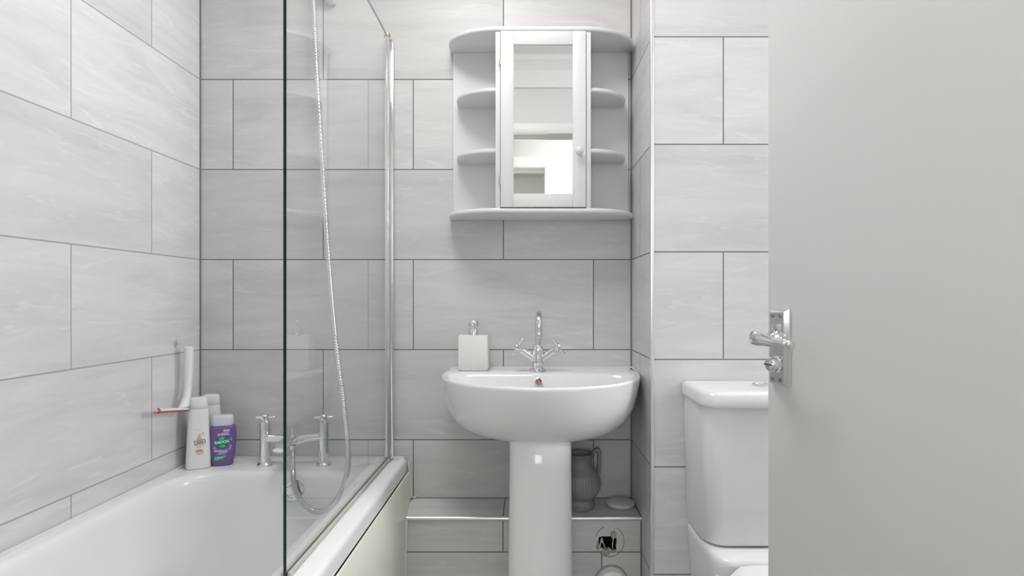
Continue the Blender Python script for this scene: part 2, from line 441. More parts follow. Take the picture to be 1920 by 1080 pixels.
# ================================================================ BATH
BX0, BX1, BY0, BY1, BZ = XL+.001, -.401, .22, YB-.001, .54
t = thing('bathtub', ((BX0+BX1)/2, 1.0, 0), 'white built-in bathtub with cream side panel along the left tiled wall', 'bathtub')
bm = B()
o_ = lambda d, z, r: rrect(BX0+d*.05, BX1-d, BY0+d*.05, BY1-d*.05, r, z)
def inn(d, z, r, y1=None, yn=0): return rrect(BX0+.047+d, -.498-d, BY0+.12+d+yn, (1.800-d if y1 is None else y1), r, z)
rings = [rrect(BX0+.02, BX1-.03, BY0, BY1, .012, .495), rrect(BX0, BX1, BY0, BY1, .012, .497), o_(0, .528, .012), o_(.004, .537, .012), o_(.013, BZ, .012),
         inn(-.012, BZ, .13), inn(-.004, .538, .13), inn(.002, .530, .13), inn(.006, .515, .13), inn(.014, .45, .13, 1.789), inn(.03, .35, .13, 1.772, .05), inn(.05, .25, .13, 1.75, .12),
         inn(.075, .17, .13, 1.715, .16), inn(.12, .135, .11, 1.66, .18), inn(.17, .13, .06, 1.60, .2)]
loft(bm, rings, cap0=False)
obj('tub', bm, M_acr, t, angle=60)
bm = B()
prof = [(-.393, .494), (-.382, .47), (-.370, LZ), (-.373, .25), (-.376, .08), (-.386, .03), (-.386, 0)]
loft(bm, [[Vector((x, y, z)) for x, z in prof] + [Vector((x-.006, y, z)) for x, z in reversed(prof)] for y in (BY0, LY-.006)])
loft(bm, [[Vector((x, y, z)) for x, z in pr] + [Vector((x-.006, y, z)) for x, z in reversed(pr)] for y, pr in ((LY-.006, [(-.393, .494), (-.382, .47), (-.370, LZ+.001)]), (YB-.002, [(-.394, .494), (-.391, .47), (-.388, LZ+.001)]))])
obj('side_panel', bm, M_panel, t)
c = Vector((-.718, 1.793, .487))
bm = B(); MM = AX((0, -1, .12))
lathe(bm, [(.036, -.004), (.036, .004), (.033, .008), (.024, .010), (.023, .006), (.001, .0065)], c, 40, MM)
ov = obj('overflow_plate', bm, M_chrome, t)
bm = B(); lathe(bm, [(.016, .006), (.016, .02), (.013, .024), (.001, .025)], c, 28, MM); obj('overflow_knob', bm, M_chrome, ov)
# sealant where bath meets tiles
bm = B()
tube(bm, [(BX0+.005, BY0, BZ+.001), (BX0+.005, YB-.006, BZ+.001), (BX1-.01, YB-.006, BZ+.001)], .005, 8)
tube(bm, [(BX1+.004, YB-.005, BZ-.01), (BX1+.008, YB-.005, .49), (-.386, YB-.005, LZ+.005), (-.372, YB-.005, LZ+.004)], .004, 8)
obj('sealant_bead', bm, M_seal, t)

# ---- bath shower mixer
t = thing('bath_shower_mixer', (-.742, 1.868, BZ), 'chrome bath shower mixer with two cross-head taps and coiled hose', 'tap')
def cross(bm, c, ax, ln, r=.004, hub=.0095):
    """four short arms about the axis ax"""
    M_ = AX(ax)
    lathe(bm, [(hub*.8, -.004), (hub, 0), (hub, .010), (hub*.7, .014), (.001, .015)], c, 20, M_)
    for k in range(4):
        d = M_ @ Vector((math.cos(math.pi/2*k+.12), math.sin(math.pi/2*k+.12), 0))
        q = Vector(c)+M_ @ Vector((0, 0, .005))
        tube(bm, [q+d*.004, q+d*ln*.9, q+d*ln], lambda s: r if s < .9 else r*.75, 10)
for x in (-.836, -.650):
    bm = B()
    lathe(bm, [(.024, 0), (.024, .004), (.021, .008), (.0165, .010), (.0168, .03), (.0168, .13), (.0155, .138), (.010, .142), (.008, .15)], (x, 1.868, BZ), 32)
    p = obj('tap_pillar', bm, M_chrome, t)
    bm = B(); cross(bm, (x, 1.868, BZ+.147), (0, 0, 1), .029, .0052, .011); obj('cross_handle', bm, M_chrome, p)
bm = B()
pts = spline([(-.836, 1.866, .625), (-.79, 1.862, .625), (-.755, 1.855, .622), (-.742, 1.853, .621), (-.729, 1.855, .622), (-.70, 1.862, .628), (-.65, 1.866, .630)], 6)
tube(bm, pts, lambda s: .0145-.002*math.cos(2*math.pi*s), 18)
obj('crossbar', bm, M_chrome, t)
bm = B(); rings = []
for k in range(13):
    s = k/12; y = 1.86-.115*s; z = .622+.012*math.sin(s*3.0)-.006*s; a = .017+.004*s; h = .012-.004*s
    if k == 12: a *= .85; h *= .7
    rings.append([Vector((-.742+a*math.cos(q)*abs(math.cos(q))**-.3 if abs(math.cos(q)) > 1e-6 else -.742, y, z+h*math.sin(q))) for q in [2*math.pi*i/20 for i in range(20)]])
loft(bm, rings); obj('spout', bm, M_chrome, t)
bm = B(); lathe(bm, [(.010, 0), (.010, .008), (.004, .012), (.0035, .03), (.005, .034), (.001, .036)], (-.742, 1.85, .630), 20); obj('diverter_knob', bm, M_chrome, t)
hp = [P(548.5, 834, 1.845), P(548.5, 842, 1.845), P(549, 862, 1.825), P(549.5, 884, 1.785), P(551, 905, 1.772), P(557, 926, 1.768), P(572, 948, 1.765), P(594, 959.5, 1.765), P(618, 952, 1.765), P(638, 926, 1.768),
      P(650, 893, 1.77), P(653, 858, 1.775), P(650, 810, 1.78), P(640, 725, 1.80), P(627, 620, 1.83), P(615, 480, 1.855), P(606.5, 350, 1.87), P(598, 200, 1.885), P(591, 80, 1.89), P(587.5, 0, 1.89), P(587, -18, 1.888)]
sp = spline(hp, 60)
bm = B(); tube(bm, sp, .0084, 12)
# wound steel: ripple the rings
bm.verts.ensure_lookup_table()
for i in range(0, len(sp)):
    for k in range(12):
        v = bm.verts[i*12+k]; v.co = sp[i]+(v.co-sp[i])*(1 if i % 3 else .86)
obj('shower_hose', bm, M_hose, t)
bm = B(); lathe(bm, [(.009, -.022), (.009, 0), (.010, .012)], P(548.5, 842, 1.845), 16); obj('hose_nut', bm, M_chrome, t)
# ---- shower handset on wall bracket (mostly above the frame)
top = P(587, -18, 1.888)
t = thing('shower_handset', top, 'chrome shower handset at the top of the coiled hose', 'shower head')
bm = B(); tube(bm, spline([top+Vector((0, 0, -.01)), top+Vector((.004, .005, .07)), top+Vector((.01, -.02, .15)), top+Vector((.012, -.05, .19))]), lambda s: .009+.003*s, 16); obj('handle', bm, M_chrome, t)
bm = B(); lathe(bm, [(.012, -.02), (.045, 0), (.048, .012), (.040, .016), (.001, .017)], top+Vector((.012, -.062, .195)), 32, AX((0, -.8, -.6))); obj('spray_head', bm, M_plast, t)
bm = B(); bx = P(619, -8, 1.94).x
box(bm, bx-.012, bx+.016, YB-.045, YB-.001, 2.045, 2.11, bev=.006)
box(bm, top.x-.004, bx+.006, YB-.075, YB-.03, 2.066, 2.082, bev=.005)
tag(obj('shower_bracket', bm, M_plast, loc=(bx, YB-.01, 2.05)), 'small white wall bracket holding the shower handset above the bath', 'bracket')

# ---- glass screen
GX = -.460
t = thing('shower_screen', (GX, 1.5, BZ), 'tall clear glass shower screen standing on the bath rim with chrome hinge post', 'shower screen')
bm = B(); box(bm, GX-.003, GX+.003, 1.11, 1.915, BZ+.0015, 1.928)
for f in bm.faces:
    f.material_index = 0 if abs(f.normal.x if f.normal.length else 0) > .5 or abs(f.calc_center_median().x-GX) > .002 else 1
bm.normal_update()
gp = obj('glass_pane', bm, [M_glass, M_gedge], t, smooth=False)
bm = B(); tube(bm, [(GX-.001, 1.921, BZ+.004), (GX-.001, 1.921, 1.930)], .0085, 20); obj('hinge_post', bm, M_chrome, t)
bm = B(); box(bm, GX-.006, GX+.016, 1.932, YB-.001, BZ+.002, 1.925, bev=.003); obj('wall_channel', bm, M_chrome, t)
bm = B(); lathe(bm, [(.0105, 0), (.0115, .004), (.0105, .010), (.004, .013)], (GX-.001, 1.921, 1.926), 20); obj('end_cap', bm, M_brass, t)
bm = B(); lathe(bm, [(.011, 0), (.011, .012)], (GX-.001, 1.921, BZ+.001), 20); obj('end_cap', bm, M_brass, t)
bm = B(); box(bm, GX+.0032, GX+.011, 1.112, 1.915, BZ+.0004, BZ+.010, bev=.003); obj('seal_strip', bm, M_sealg, t)
bm = B(); box(bm, GX-.010, GX-.0032, 1.112, 1.915, BZ+.0004, BZ+.008, bev=.002); obj('seal_strip', bm, M_sealg, t)

# ================================================================ BOTTLES
class Bottle:
    def __init__(s, name, loc, yaw, prof, ex, label, m, steps=28):
        s.loc = Vector(loc); s.M = Matrix.Rotation(yaw, 3, 'Z'); s.prof = prof; s.ex = ex
        s.t = thing(name, loc, label, 'bottle')
        bm = B(); rings = []
        zs = [prof[0][0]+(prof[-1][0]-prof[0][0])*k/steps for k in range(steps+1)]
        zs = sorted(set(zs) | {p[0] for p in prof})
        for z in zs:
            a, b, sh = s.ab(z); rings.append([s.w(Vector((u+sh, d, z))) for u, d in s.se(a, b)])
        loft(bm, rings); s.body = obj('bottle_body', bm, m, s.t)
    def w(s, p): return s.loc + s.M @ p
    def se(s, a, b, n=40):
        out = []
        for k in range(n):
            q = 2*math.pi*k/n; c, d = math.cos(q), math.sin(q)
            out.append((a*math.copysign(abs(c)**(2/s.ex), c), b*math.copysign(abs(d)**(2/s.ex), d)))
        return out
    def ab(s, z):
        p = s.prof
        if z <= p[0][0]: return (*p[0][1:3], p[0][3] if len(p[0]) > 3 else 0)
        for q, r in zip(p, p[1:]):
            if z <= r[0]:
                f = (z-q[0])/(r[0]-q[0]+1e-9)
                return tuple(q[i]*(1-f)+r[i]*f for i in (1, 2)) + (0,)
        return (*p[-1][1:3], 0)
    def front(s, u, z, eps=.0005):
        a, b, _ = s.ab(z); q = min(abs(u/a), .97)
        return s.w(Vector((u, -b*(1-q**s.ex)**(1/s.ex)-eps, z)))
    def patch(s, name, pts, m, eps=.0005):
        """closed outline of (u, z) wrapped on the front, finely cut"""
        bm = B(); c = (sum(p[0] for p in pts)/len(pts), sum(p[1] for p in pts)/len(pts))
        rings = [[(c[0]+(u-c[0])*f, c[1]+(z-c[1])*f) for u, z in pts] for f in (1, .75, .5, .25, .02)]
        loft(bm, [[s.front(u, z, eps) for u, z in r] for r in rings], cap0=False)
        return obj(name, bm, m, s.body, smooth=False)
    def text(s, name, txt, u, z, size, m, rot=0, eps=.0009, bold=.0):
        cu = bpy.data.curves.new(name, 'FONT'); cu.body = txt; cu.size = size; cu.align_x = 'CENTER'; cu.align_y = 'CENTER'; cu.offset = bold
        tmp = bpy.data.objects.new(name, cu); COL.objects.link(tmp)
        dg = bpy.context.evaluated_depsgraph_get(); me = bpy.data.meshes.new_from_object(tmp.evaluated_get(dg))
        bpy.data.objects.remove(tmp); bm = B(); bm.from_mesh(me)
        ca, sa = math.cos(rot), math.sin(rot)
        for v in bm.verts:
            x, y = v.co.x*ca-v.co.y*sa, v.co.x*sa+v.co.y*ca
            v.co = s.front(u+x, z+y, eps)
        return obj(name, bm, m, s.body, smooth=False)
def ell(u, z, a, b, n=24): return [(u+a*math.cos(2*math.pi*k/n), z+b*math.sin(2*math.pi*k/n)) for k in range(n)]
def quad(u, z, w_, h, rot=0, n=6):
    ps = []
    cs = [(-w_/2, -h/2), (w_/2, -h/2), (w_/2, h/2), (-w_/2, h/2)]
    for i in range(4):
        a, b = cs[i], cs[(i+1) % 4]
        for k in range(n): ps.append((a[0]+(b[0]-a[0])*k/n, a[1]+(b[1]-a[1])*k/n))
    return [(u+x*math.cos(rot)-y*math.sin(rot), z+x*math.sin(rot)+y*math.cos(rot)) for x, y in ps]

# purple shower gel
b = Bottle('shower_gel_bottle', (P(417.5, 870, 1.872).x, 1.872, BZ+.0005), R(22),
    [(0, .027, .016), (.004, .031, .019), (.03, .0355, .021), (.07, .039, .022), (.10, .040, .022), (.118, .0385, .021), (.122, .036, .019), (.127, .033, .018)], 2.6,
    'purple shower gel bottle with green round logo and pale cap on bath corner', M_purp)
bm = B()
rings = []
for z, a, d in ((.127, .031, .018), (.130, .0325, .019), (.148, .032, .018), (.156, .030, .017), (.159, .027, .014)):
    rings.append([b.w(Vector((u, v, z))) for u, v in b.se(a, d)])
loft(bm, rings); obj('bottle_cap', bm, M_capc, b.t)
b.patch('green_roundel', ell(0, .076, .0205, .0195), M_green, .0005)
b.patch('roundel_leaf', ell(0, .088, .008, .004), M_lgreen, .0008)
b.patch('roundel_leaf', ell(.002, .064, .009, .0035), M_lgreen, .0008)
b.text('brand_lettering', 'RADOX', 0, .0765, .0118, M_white, R(4), bold=.0004)
b.patch('white_tab', quad(.013, .112, .018, .006), M_lilac)
for i, (u, z, w_, h, m, r) in enumerate(((.008, .104, .022, .004, M_pink, .1), (.010, .099, .024, .003, M_lilac, .05), (-.008, .100, .008, .006, M_pink, .5), (.026, .083, .004, .009, M_blue, .2), (.024, .060, .006, .012, M_blue, -.3), (.02, .052, .012, .004, M_blue, .3),
        (-.012, .049, .020, .005, M_pink, .05), (.004, .048, .022, .004, M_lilac, .05), (.004, .043, .026, .0025, M_lilac, .05), (-.002, .0385, .026, .003, M_blue, 0), (-.020, .058, .008, .010, M_blue, 0))):
    b.patch('printed_mark', quad(u, z, w_, h, r), m)
b.patch('green_flash', [(-.022, .018), (-.010, .020), (.004, .025), (.013, .033), (.0, .032), (-.022, .031)], M_lgreen)
b.text('size_lettering', '250 ML', -.006, .0275, .0058, M_white, 0)

def shampoo(loc, yaw, label, h):
    b = Bottle('shampoo_bottle', loc, yaw, [(0, .031, .019), (.003, .0345, .021), (.03, .0345, .021), (.10, .0315, .020), (.165, .0285, .018), (.180, .0275, .017), (.186, .0265, .0165)], 2.8, label, M_sham)
    bm = B(); rings = [[b.w(Vector((u, v, z))) for u, v in b.se(a, d)] for z, a, d in ((.1865, .0255, .0155), (.189, .0268, .017), (h-.01, .0262, .017), (h-.003, .024, .016), (h, .018, .012))]
    loft(bm, rings); obj('bottle_cap', bm, M_sham, b.t)
    r = R(9); _p = b.patch; du, dz = (.003, -.009) if yaw > R(20) else (.006, -.006)
    b.patch = lambda n, pts, m, eps=.0005: _p(n, [(u+du, z+dz) for u, z in pts], m, eps)
    b.patch('peach_swirl', [(-.008, .100), (.0, .098), (.008, .102), (.004, .112), (.006, .122), (.0, .118), (-.004, .110)], M_peach)
    b.patch('teal_leaf', quad(.011, .118, .006, .010, .3), M_teal)
    b.patch('teal_leaf', quad(-.003, .132, .020, .0014, 0), M_teal)
    b.patch('name_plate', quad(.002, .0935, .030, .0125, r), M_black, .0006)
    b.patch('name_plate_face', quad(.002, .0935, .0265, .0092, r), M_plast, .0009)
    b.patch('printed_line', quad(.002, .0945, .020, .0022, r), M_black, .0012)
    b.patch('printed_line', quad(.002, .0910, .020, .0016, r), M_black, .0012)
    b.patch('printed_line', quad(.002, .0835, .026, .003, r*.6), M_peach)
    b.patch('printed_line', quad(.002, .078, .020, .002, r*.6), M_peach)
    b.patch('peach_seal', ell(.002, .063, .0115, .0095), mat('seal_peach', (.76, .56, .47), .5))
    b.patch('printed_line', quad(-.001, .067, .020, .0018, .06), M_black, .0008)
    b.patch('printed_line', quad(.002, .0615, .012, .0015, 0), M_peach, .0008)
    return b
yA = 1.835
shampoo((P(372, 878, yA).x, yA, BZ+.0005), R(26), 'tall pearly white shampoo bottle nearest the left wall, in front', .222)
yC = 1.905
shampoo((P(395.5, 878, yC).x, yC, BZ+.0005), R(18), 'pearly white shampoo bottle standing behind the purple one in the bath corner', .219)

# ---- squeegee hung on the left wall
sx = -1.052
hy = 1.815
t = thing('window_squeegee', (sx, hy, .735), 'white hand squeegee with red-edged blade hanging on the left tiled wall', 'squeegee')
def zz(py, Y): return CZ-(py-VY)*Y/FPX
bm = B(); rings = []
for z, dx, dy, a, b_ in ((zz(650, hy), .0, .004, .009, .012), (zz(651.5, hy), .0, .004, .011, .014), (zz(690, hy), .0, .003, .011, .013), (zz(705, hy), .0, .002, .010, .0115), (zz(725, hy), .0, .0, .009, .010), (zz(742, hy), .0, -.006, .009, .011), (zz(752, hy), -.001, -.013, .010, .014), (zz(760, hy), -.002, -.018, .011, .020)):
    rings.append([Vector((sx+dx+a*1.25*math.cos(q), hy+dy+b_*math.sin(q), z)) for q in [2*math.pi*k/18 for k in range(18)]])
loft(bm, rings); obj('handle', bm, M_plast, t)
bm = B()
def bl(y, dz=0, x=sx): return Vector((x, y, .7297+(1.80-y)*.155+dz))
y0, y1 = 1.652, 1.803
loft(bm, [[bl(y, .006, sx-.003), bl(y, .006, sx+.006), bl(y, 0, sx+.012), bl(y, -.004, sx+.006), bl(y, -.002, sx-.004)] for y in (y0, y1)])
obj('blade_holder', bm, M_plast, t)
bm = B()
loft(bm, [[bl(y, -.0035, sx+.014), bl(y, -.0045, sx+.015), bl(y, -.0065, sx+.006), bl(y, -.005, sx-.002), bl(y, -.003, sx-.002)] for y in (y0-.002, y1+.001)])
tube(bm, [bl(y0-.003, .008, sx+.012), bl(y0-.004, .002, sx+.018), bl(y0-.003, -.006, sx+.014)], .0025, 8)
obj('rubber_edge', bm, M_red, t)
bm = B(); hz_ = zz(650, hy); lathe(bm, [(.010, 0), (.010, .003), (.006, .005)], (XL, hy, hz_+.012), 20, AX((1, 0, 0)))
tube(bm, spline([(XL+.003, hy, hz_+.012), (XL+.02, hy, hz_+.006), (sx-.012, hy, hz_-.001), (sx-.001, hy+.003, hz_+.001), (sx+.004, hy+.003, hz_+.006)]), .0016, 8)
tag(obj('wall_hook', bm, M_chrome, loc=(XL, hy, hz_)), 'tiny metal hook on the left tiled wall above the squeegee handle', 'hook')

# ================================================================ BASIN
CX = .0385
t = thing('pedestal_basin', (CX, 1.70, 0), 'white ceramic wash basin with rounded front on a full pedestal', 'basin')
ZR = .839
def dshape(a, yf, yc, yb, ab, z, nb=10, ns=6, nf=40, ex=2.0):
    """outline: back edge at yb, half width ab there, widening to a at yc, curved front down to yf"""
    pts = []
    for k in range(nb): pts.append(Vector((CX-ab+2*ab*k/nb, yb, z)))
    for k in range(ns):
        s = k/ns; pts.append(Vector((CX+ab+(a-ab)*math.sin(s*math.pi/2), yb+(yc-yb)*s, z)))
    for k in range(nf+1):
        q = math.pi*k/nf; c, s_ = math.cos(q), math.sin(q)
        pts.append(Vector((CX+a*math.copysign(abs(c)**(2/ex), c), yc-(yc-yf)*abs(s_)**(2/ex), z)))
    for k in range(1, ns):
        s = 1-k/ns; pts.append(Vector((CX-ab-(a-ab)*math.sin(s*math.pi/2), yb+(yc-yb)*s, z)))
    return pts
YW = YB-.001
bm = B()
O = lambda f, z, g=None, yb=YW: dshape(.303*f, 1.81-.308*(f if g is None else g), 1.81, yb, (.30 if f > .95 else .303*f), z)
rings = [O(.30, .660), O(.46, .6615), O(.62, .667, .60), O(.75, .678, .71), O(.835, .695, .80), O(.90, .720, .87), O(.945, .750, .925), O(.975, .785, .965), O(.990, .812), O(.998, .829), O(1.0, .834), O(.994, .8385), O(.985, ZR+.001)]
I = lambda a, yf, yb, ab, z, yc=1.76: dshape(a, yf, yc, yb, ab, z, ex=2.15)
rings += [I(.281, 1.524, 1.806, .255, ZR+.0005), I(.275, 1.530, 1.801, .250, ZR-.004), I(.270, 1.536, 1.796, .245, ZR-.014), I(.255, 1.555, 1.785, .225, ZR-.06, 1.74), I(.215, 1.59, 1.765, .18, ZR-.10, 1.72), I(.14, 1.63, 1.73, .11, ZR-.125, 1.70), I(.05, 1.66, 1.70, .03, ZR-.13, 1.68)]
loft(bm, rings)
bowl = obj('basin_bowl', bm, M_cer, t, angle=75)
bm = B(); rings = []
for z, hw, yf in ((0, .112, 1.535), (.015, .108, 1.54), (.06, .098, 1.555), (.25, .0905, 1.565), (.45, .088, 1.568), (.60, .0865, 1.57), (.67, .0865, 1.575), (.70, .0865, 1.60)):
    ring = []; yc = 1.64
    for k in range(33):
        q = math.pi*k/32; ring.append(Vector((CX-.004+hw*math.copysign(abs(math.cos(q))**.85, math.cos(q)), yc-(yc-yf)*math.sin(q)**.85, z)))
    ring += [Vector((CX-.004-hw*.96, LY-.004, z)), Vector((CX-.004+hw*.96, LY-.004, z))]
    rings.append(ring)
loft(bm, rings); obj('pedestal', bm, M_cer, t, angle=50)
c = P(1010, 716, 1.788); MM = AX((0, -1, .35))
bm = B(); lathe(bm, [(.0125, -.004), (.0125, .003), (.010, .004), (.0085, .001), (.008, -.006)], c, 28, MM, cap0=True, cap1=True); ovr = obj('overflow_ring', bm, M_chrome, t)
bm = B(); lathe(bm, [(.0078, -.004), (.0078, .0005), (.001, .001)], c, 20, MM); obj('overflow_hole', bm, M_copper, ovr)
bm = B(); tube(bm, spline([(XC-.003, 1.951, ZR+.004), (XC-.003, 1.88, ZR+.002), (XC-.004, 1.80, ZR-.004)]), .0025, 8); tube(bm, [(CX-.29, YB-.004, ZR+.002), (XC-.004, YB-.004, ZR+.002)], .003, 8); obj('sealant_bead', bm, M_seal, t)
bm = B(); lathe(bm, [(.02, 0), (.02, .004), (.016, .006), (.001, .006)], (CX, 1.68, ZR-.13), 24); obj('waste_plug', bm, M_chrome, t)

# ---- basin tap
tx, ty, tz = .0315, 1.856, ZR+.001
t = thing('basin_tap', (tx, ty, tz), 'chrome swan-neck basin mixer tap with two angled cross handles', 'tap')
bm = B(); lathe(bm, [(.027, 0), (.027, .004), (.023, .009), (.019, .010)], (tx, ty, tz), 36); obj('base_flange', bm, M_chrome, t)
bm = B(); lathe(bm, [(.018, .008), (.0185, .03), (.0175, .045), (.0165, .065), (.0165, .078), (.014, .082), (.011, .083)], (tx, ty, tz), 32); obj('tap_body', bm, M_chrome, t)
bm = B()
pts = [(tx, ty, tz+.078), (tx, ty, tz+.10), (tx, ty, tz+.135)]
for a in range(0, 181, 15): pts.append((tx+.0015*a/180, ty-.040+.040*math.cos(R(a)), tz+.146+.036*math.sin(R(a))))
pts += [(tx+.0015, ty-.080, tz+.128), (tx+.0015, ty-.080, tz+.118)]
tube(bm, spline(pts, 3), .0098, 20); sp_ = obj('spout', bm, M_chrome, t)
bm = B(); lathe(bm, [(.0102, 0), (.0108, .002), (.0108, .014), (.0102, .016)], (tx+.0015, ty-.080, tz+.112), 20); obj('spout_tip', bm, M_chrome, sp_)
for s in (-1, 1):
    d = Vector((s*.80, -.10, .585)).normalized(); c0 = Vector((tx, ty, tz+.030))
    bm = B(); tube(bm, [c0+d*.008, c0+d*.05, c0+d*.064, c0+d*.066], lambda q: .0118 if q < .7 else .0095, 18); arm = obj('tap_arm', bm, M_chrome, t)
    bm = B(); tube(bm, [c0+d*.064, c0+d*.076], .0055, 12); cross(bm, c0+d*.076, d, .030, .0046, .0095); obj('cross_handle', bm, M_chrome, arm)

# ---- soap dispenser
dx, dy, dz = P(888, 690, 1.878).x, 1.885, ZR+.0015
t = thing('soap_dispenser', (dx, dy, dz), 'square white stone-effect soap dispenser with chrome pump on basin corner', 'soap dispenser')
bm = B()
rings = [rrect(dx-a, dx+a, dy-b_, dy+b_, r, dz+z, 5) for z, a, b_, r in ((0, .043, .028, .008), (.003, .046, .031, .010), (.006, .0475, .0325, .006), (.108, .0475, .0325, .006), (.1115, .0465, .0315, .005), (.1125, .045, .030, .004))]
loft(bm, rings); obj('container', bm, M_stone, t)
bm = B(); lathe(bm, [(.0155, .112), (.0155, .131), (.014, .133), (.006, .1335), (.006, .140), (.0155, .1405), (.0165, .144), (.0165, .154), (.014, .158), (.001, .159)], (dx, dy, dz), 32); obj('pump_collar', bm, M_chrome, t)
bm = B(); tube(bm, spline([(dx, dy, dz+.149), (dx-.0, dy-.02, dz+.150), (dx, dy-.036, dz+.149), (dx, dy-.040, dz+.144)]), lambda q: .0058-.002*q, 12); obj('pump_nozzle', bm, M_chrome, t)

# ================================================================ CABINET
KX = .042; KB = YB-.001
t = thing('wall_cabinet', (KX, KB, 1.33), 'white mirrored bathroom wall cabinet with open curved corner shelves', 'cabinet')
ZB0, ZB1, ZT0, ZT1 = 1.331, 1.346, 1.885, 1.900
YFR = 1.784
def board(hw, yf, yside, z0, z1, rad, x0=None, x1=None, bull=.004, n=14):
    """board with quarter-round front corners"""
    L_, R_ = KX-hw, KX+hw
    def ring(d, z):
        pts = [Vector((R_-d, KB, z)), Vector((R_-d, yside, z))]
        for k in range(1, n+1):
            q = math.pi/2*k/n; pts.append(Vector((R_-d-rad+ (rad)*math.cos(q), yside-(yside-yf-d)*math.sin(q), z)))
        for k in range(n, 0, -1):
            q = math.pi/2*k/n; pts.append(Vector((L_+d+rad-(rad)*math.cos(q), yside-(yside-yf-d)*math.sin(q), z)))
        pts += [Vector((L_+d, yside, z)), Vector((L_+d, KB, z))]
        return pts
    bm = B(); loft(bm, [ring(bull, z0), ring(bull*.3, z0+bull*.5), ring(0, z0+bull*1.2), ring(0, z1-bull*1.2), ring(bull*.3, z1-bull*.5), ring(bull, z1)])
    return bm
obj('top_board', board(.300, YFR, 1.915, ZT0, ZT1, .17), M_cab, t, angle=50)
obj('base_board', board(.300, YFR, 1.925, ZB0, ZB1, .17), M_cab, t, angle=50)
bm = B(); box(bm, KX-.290, KX+.290, KB-.010, KB, ZB1, ZT0, bev=.001); obj('back_board', bm, M_cab, t)
DL, DR = -.0845, .1770   # door edges
for x in (DL-.0148, DR+.0005):
    bm = B(); box(bm, x, x+.0145, YFR+.006, KB-.010, ZB1, ZT0, bev=.0015); obj('divider', bm, M_cab, t)
def qshelf(side, z, xin):
    """quarter-round side shelf"""
    rx = (KX-.275) if side < 0 else (KX+.275)
    yfr, ybk = YFR+.014, KB-.010
    def ring(d, zz_):
        pts = [Vector((xin, ybk, zz_))]
        m = 14
        for k in range(m+1):
            q = math.pi/2*k/m
            pts.append(Vector((xin+(rx-xin-(-side*-d))*math.cos(q) if False else xin+(rx-side*d-xin)*math.cos(q), (ybk-.02)-(ybk-.02-yfr-d)*math.sin(q), zz_)))
        pts.insert(1, Vector((rx-side*d, ybk, zz_)))
        return pts
    bm = B(); loft(bm, [ring(.004, z), ring(.0005, z+.003), ring(0, z+.006), ring(0, z+.010), ring(.0005, z+.013), ring(.004, z+.015)])
    obj('corner_shelf', bm, M_cab, t, angle=50)
for z in (1.703, 1.516):
    qshelf(-1, z, DL-.0148); qshelf(1, z, DR+.015)
# door
SW = .041
bm = B(); y0, y1 = YFR-.002, YFR+.014
box(bm, DL+.001, DL+SW, y0, y1, ZB1+.002, ZT0-.002, bev=.0015); box(bm, DR-SW, DR-.001, y0, y1, ZB1+.002, ZT0-.002, bev=.0015)
box(bm, DL+SW, DR-SW, y0, y1, ZT0-.043, ZT0-.002, bev=.0012); box(bm, DL+SW, DR-SW, y0, y1, ZB1+.002, ZB1+.0425, bev=.0012)
door = obj('cabinet_door', bm, M_cab, t)
bm = B(); box(bm, DL+SW-.002, DR-SW+.002, y0+.006, y1-.002, ZB1+.040, ZT0-.041); obj('mirror_panel', bm, M_mirror, door, smooth=False)
kn = P(1086, 283, YFR-.012)
bm = B(); lathe(bm, [(.006, 0), (.005, .006), (.009, .011), (.0125, .017), (.012, .022), (.008, .026), (.001, .0275)], (kn.x, y0, kn.z), 28, AX((0, -1, 0))); tag(obj('door_knob', bm, M_cab, door), 'white round knob')
for py in (113, 337):
    z = CZ-(py-VY)*YFR/FPX
    bm = B(); tube(bm, [(DL-.0005, y0-.0005, z-.016), (DL-.0005, y0-.0005, z+.016)], .0022, 10); box(bm, DL-.0045, DL+.002, y0+.002, y0+.006, z-.012, z+.012, bev=.0005)
    obj('hinge', bm, M_brass, door)
bm = B()
for px in (931, 945):
    v = P(px, 406, 1.86); lathe(bm, [(.0025, 0), (.0025, .001)], (v.x, 1.86, ZB0-.0008), 10)
obj('screw_cap', bm, M_seal, t)

# ================================================================ TOILET
t = thing('toilet', (.62, YT, 0), 'white ceramic toilet with push-button cistern partly hidden behind the open door', 'toilet')
TX = .622
def rr2(hw, yf, r, z, yb=YT-.002, n=8, cx=TX):
    pts = []
    for c_x, sgn in ((cx+hw-r, 1), (cx-hw+r, -1)):
        rng = range(n+1)
        for k in rng:
            q = math.pi/2*k/n
            if sgn > 0: pts.append(Vector((c_x+r*math.cos(q), yf+r-r*math.sin(q), z)))
            else: pts.append(Vector((c_x-r*math.sin(q), yf+r-r*math.cos(q), z)))
    return [Vector((cx+hw, yb, z))] + pts + [Vector((cx-hw, yb, z))]
def ch2(hw, yf, r, z, cham=.03):
    """rectangle with softly cut front corners"""
    yb = YT-.002
    pts = [Vector((TX+hw, yb, z)), Vector((TX+hw, yf+cham*1.15, z))]
    for k in range(7):
        s = k/6; a = Vector((TX+hw, yf+cham*1.15, z)); c_ = Vector((TX+hw, yf, z)); b_ = Vector((TX+hw-cham, yf, z))
        if 0 < k: pts.append(a*(1-s)**2+c_*2*s*(1-s)*.75+b_*s*s+(a+b_)*.5*2*s*(1-s)*.25)
    for k in range(7):
        s = k/6; a = Vector((TX-hw+cham, yf, z)); c_ = Vector((TX-hw, yf, z)); b_ = Vector((TX-hw, yf+cham*1.15, z))
        pts.append(a*(1-s)**2+c_*2*s*(1-s)*.75+b_*s*s+(a+b_)*.5*2*s*(1-s)*.25)
    pts.append(Vector((TX-hw, yb, z)))
    return pts
bm = B()
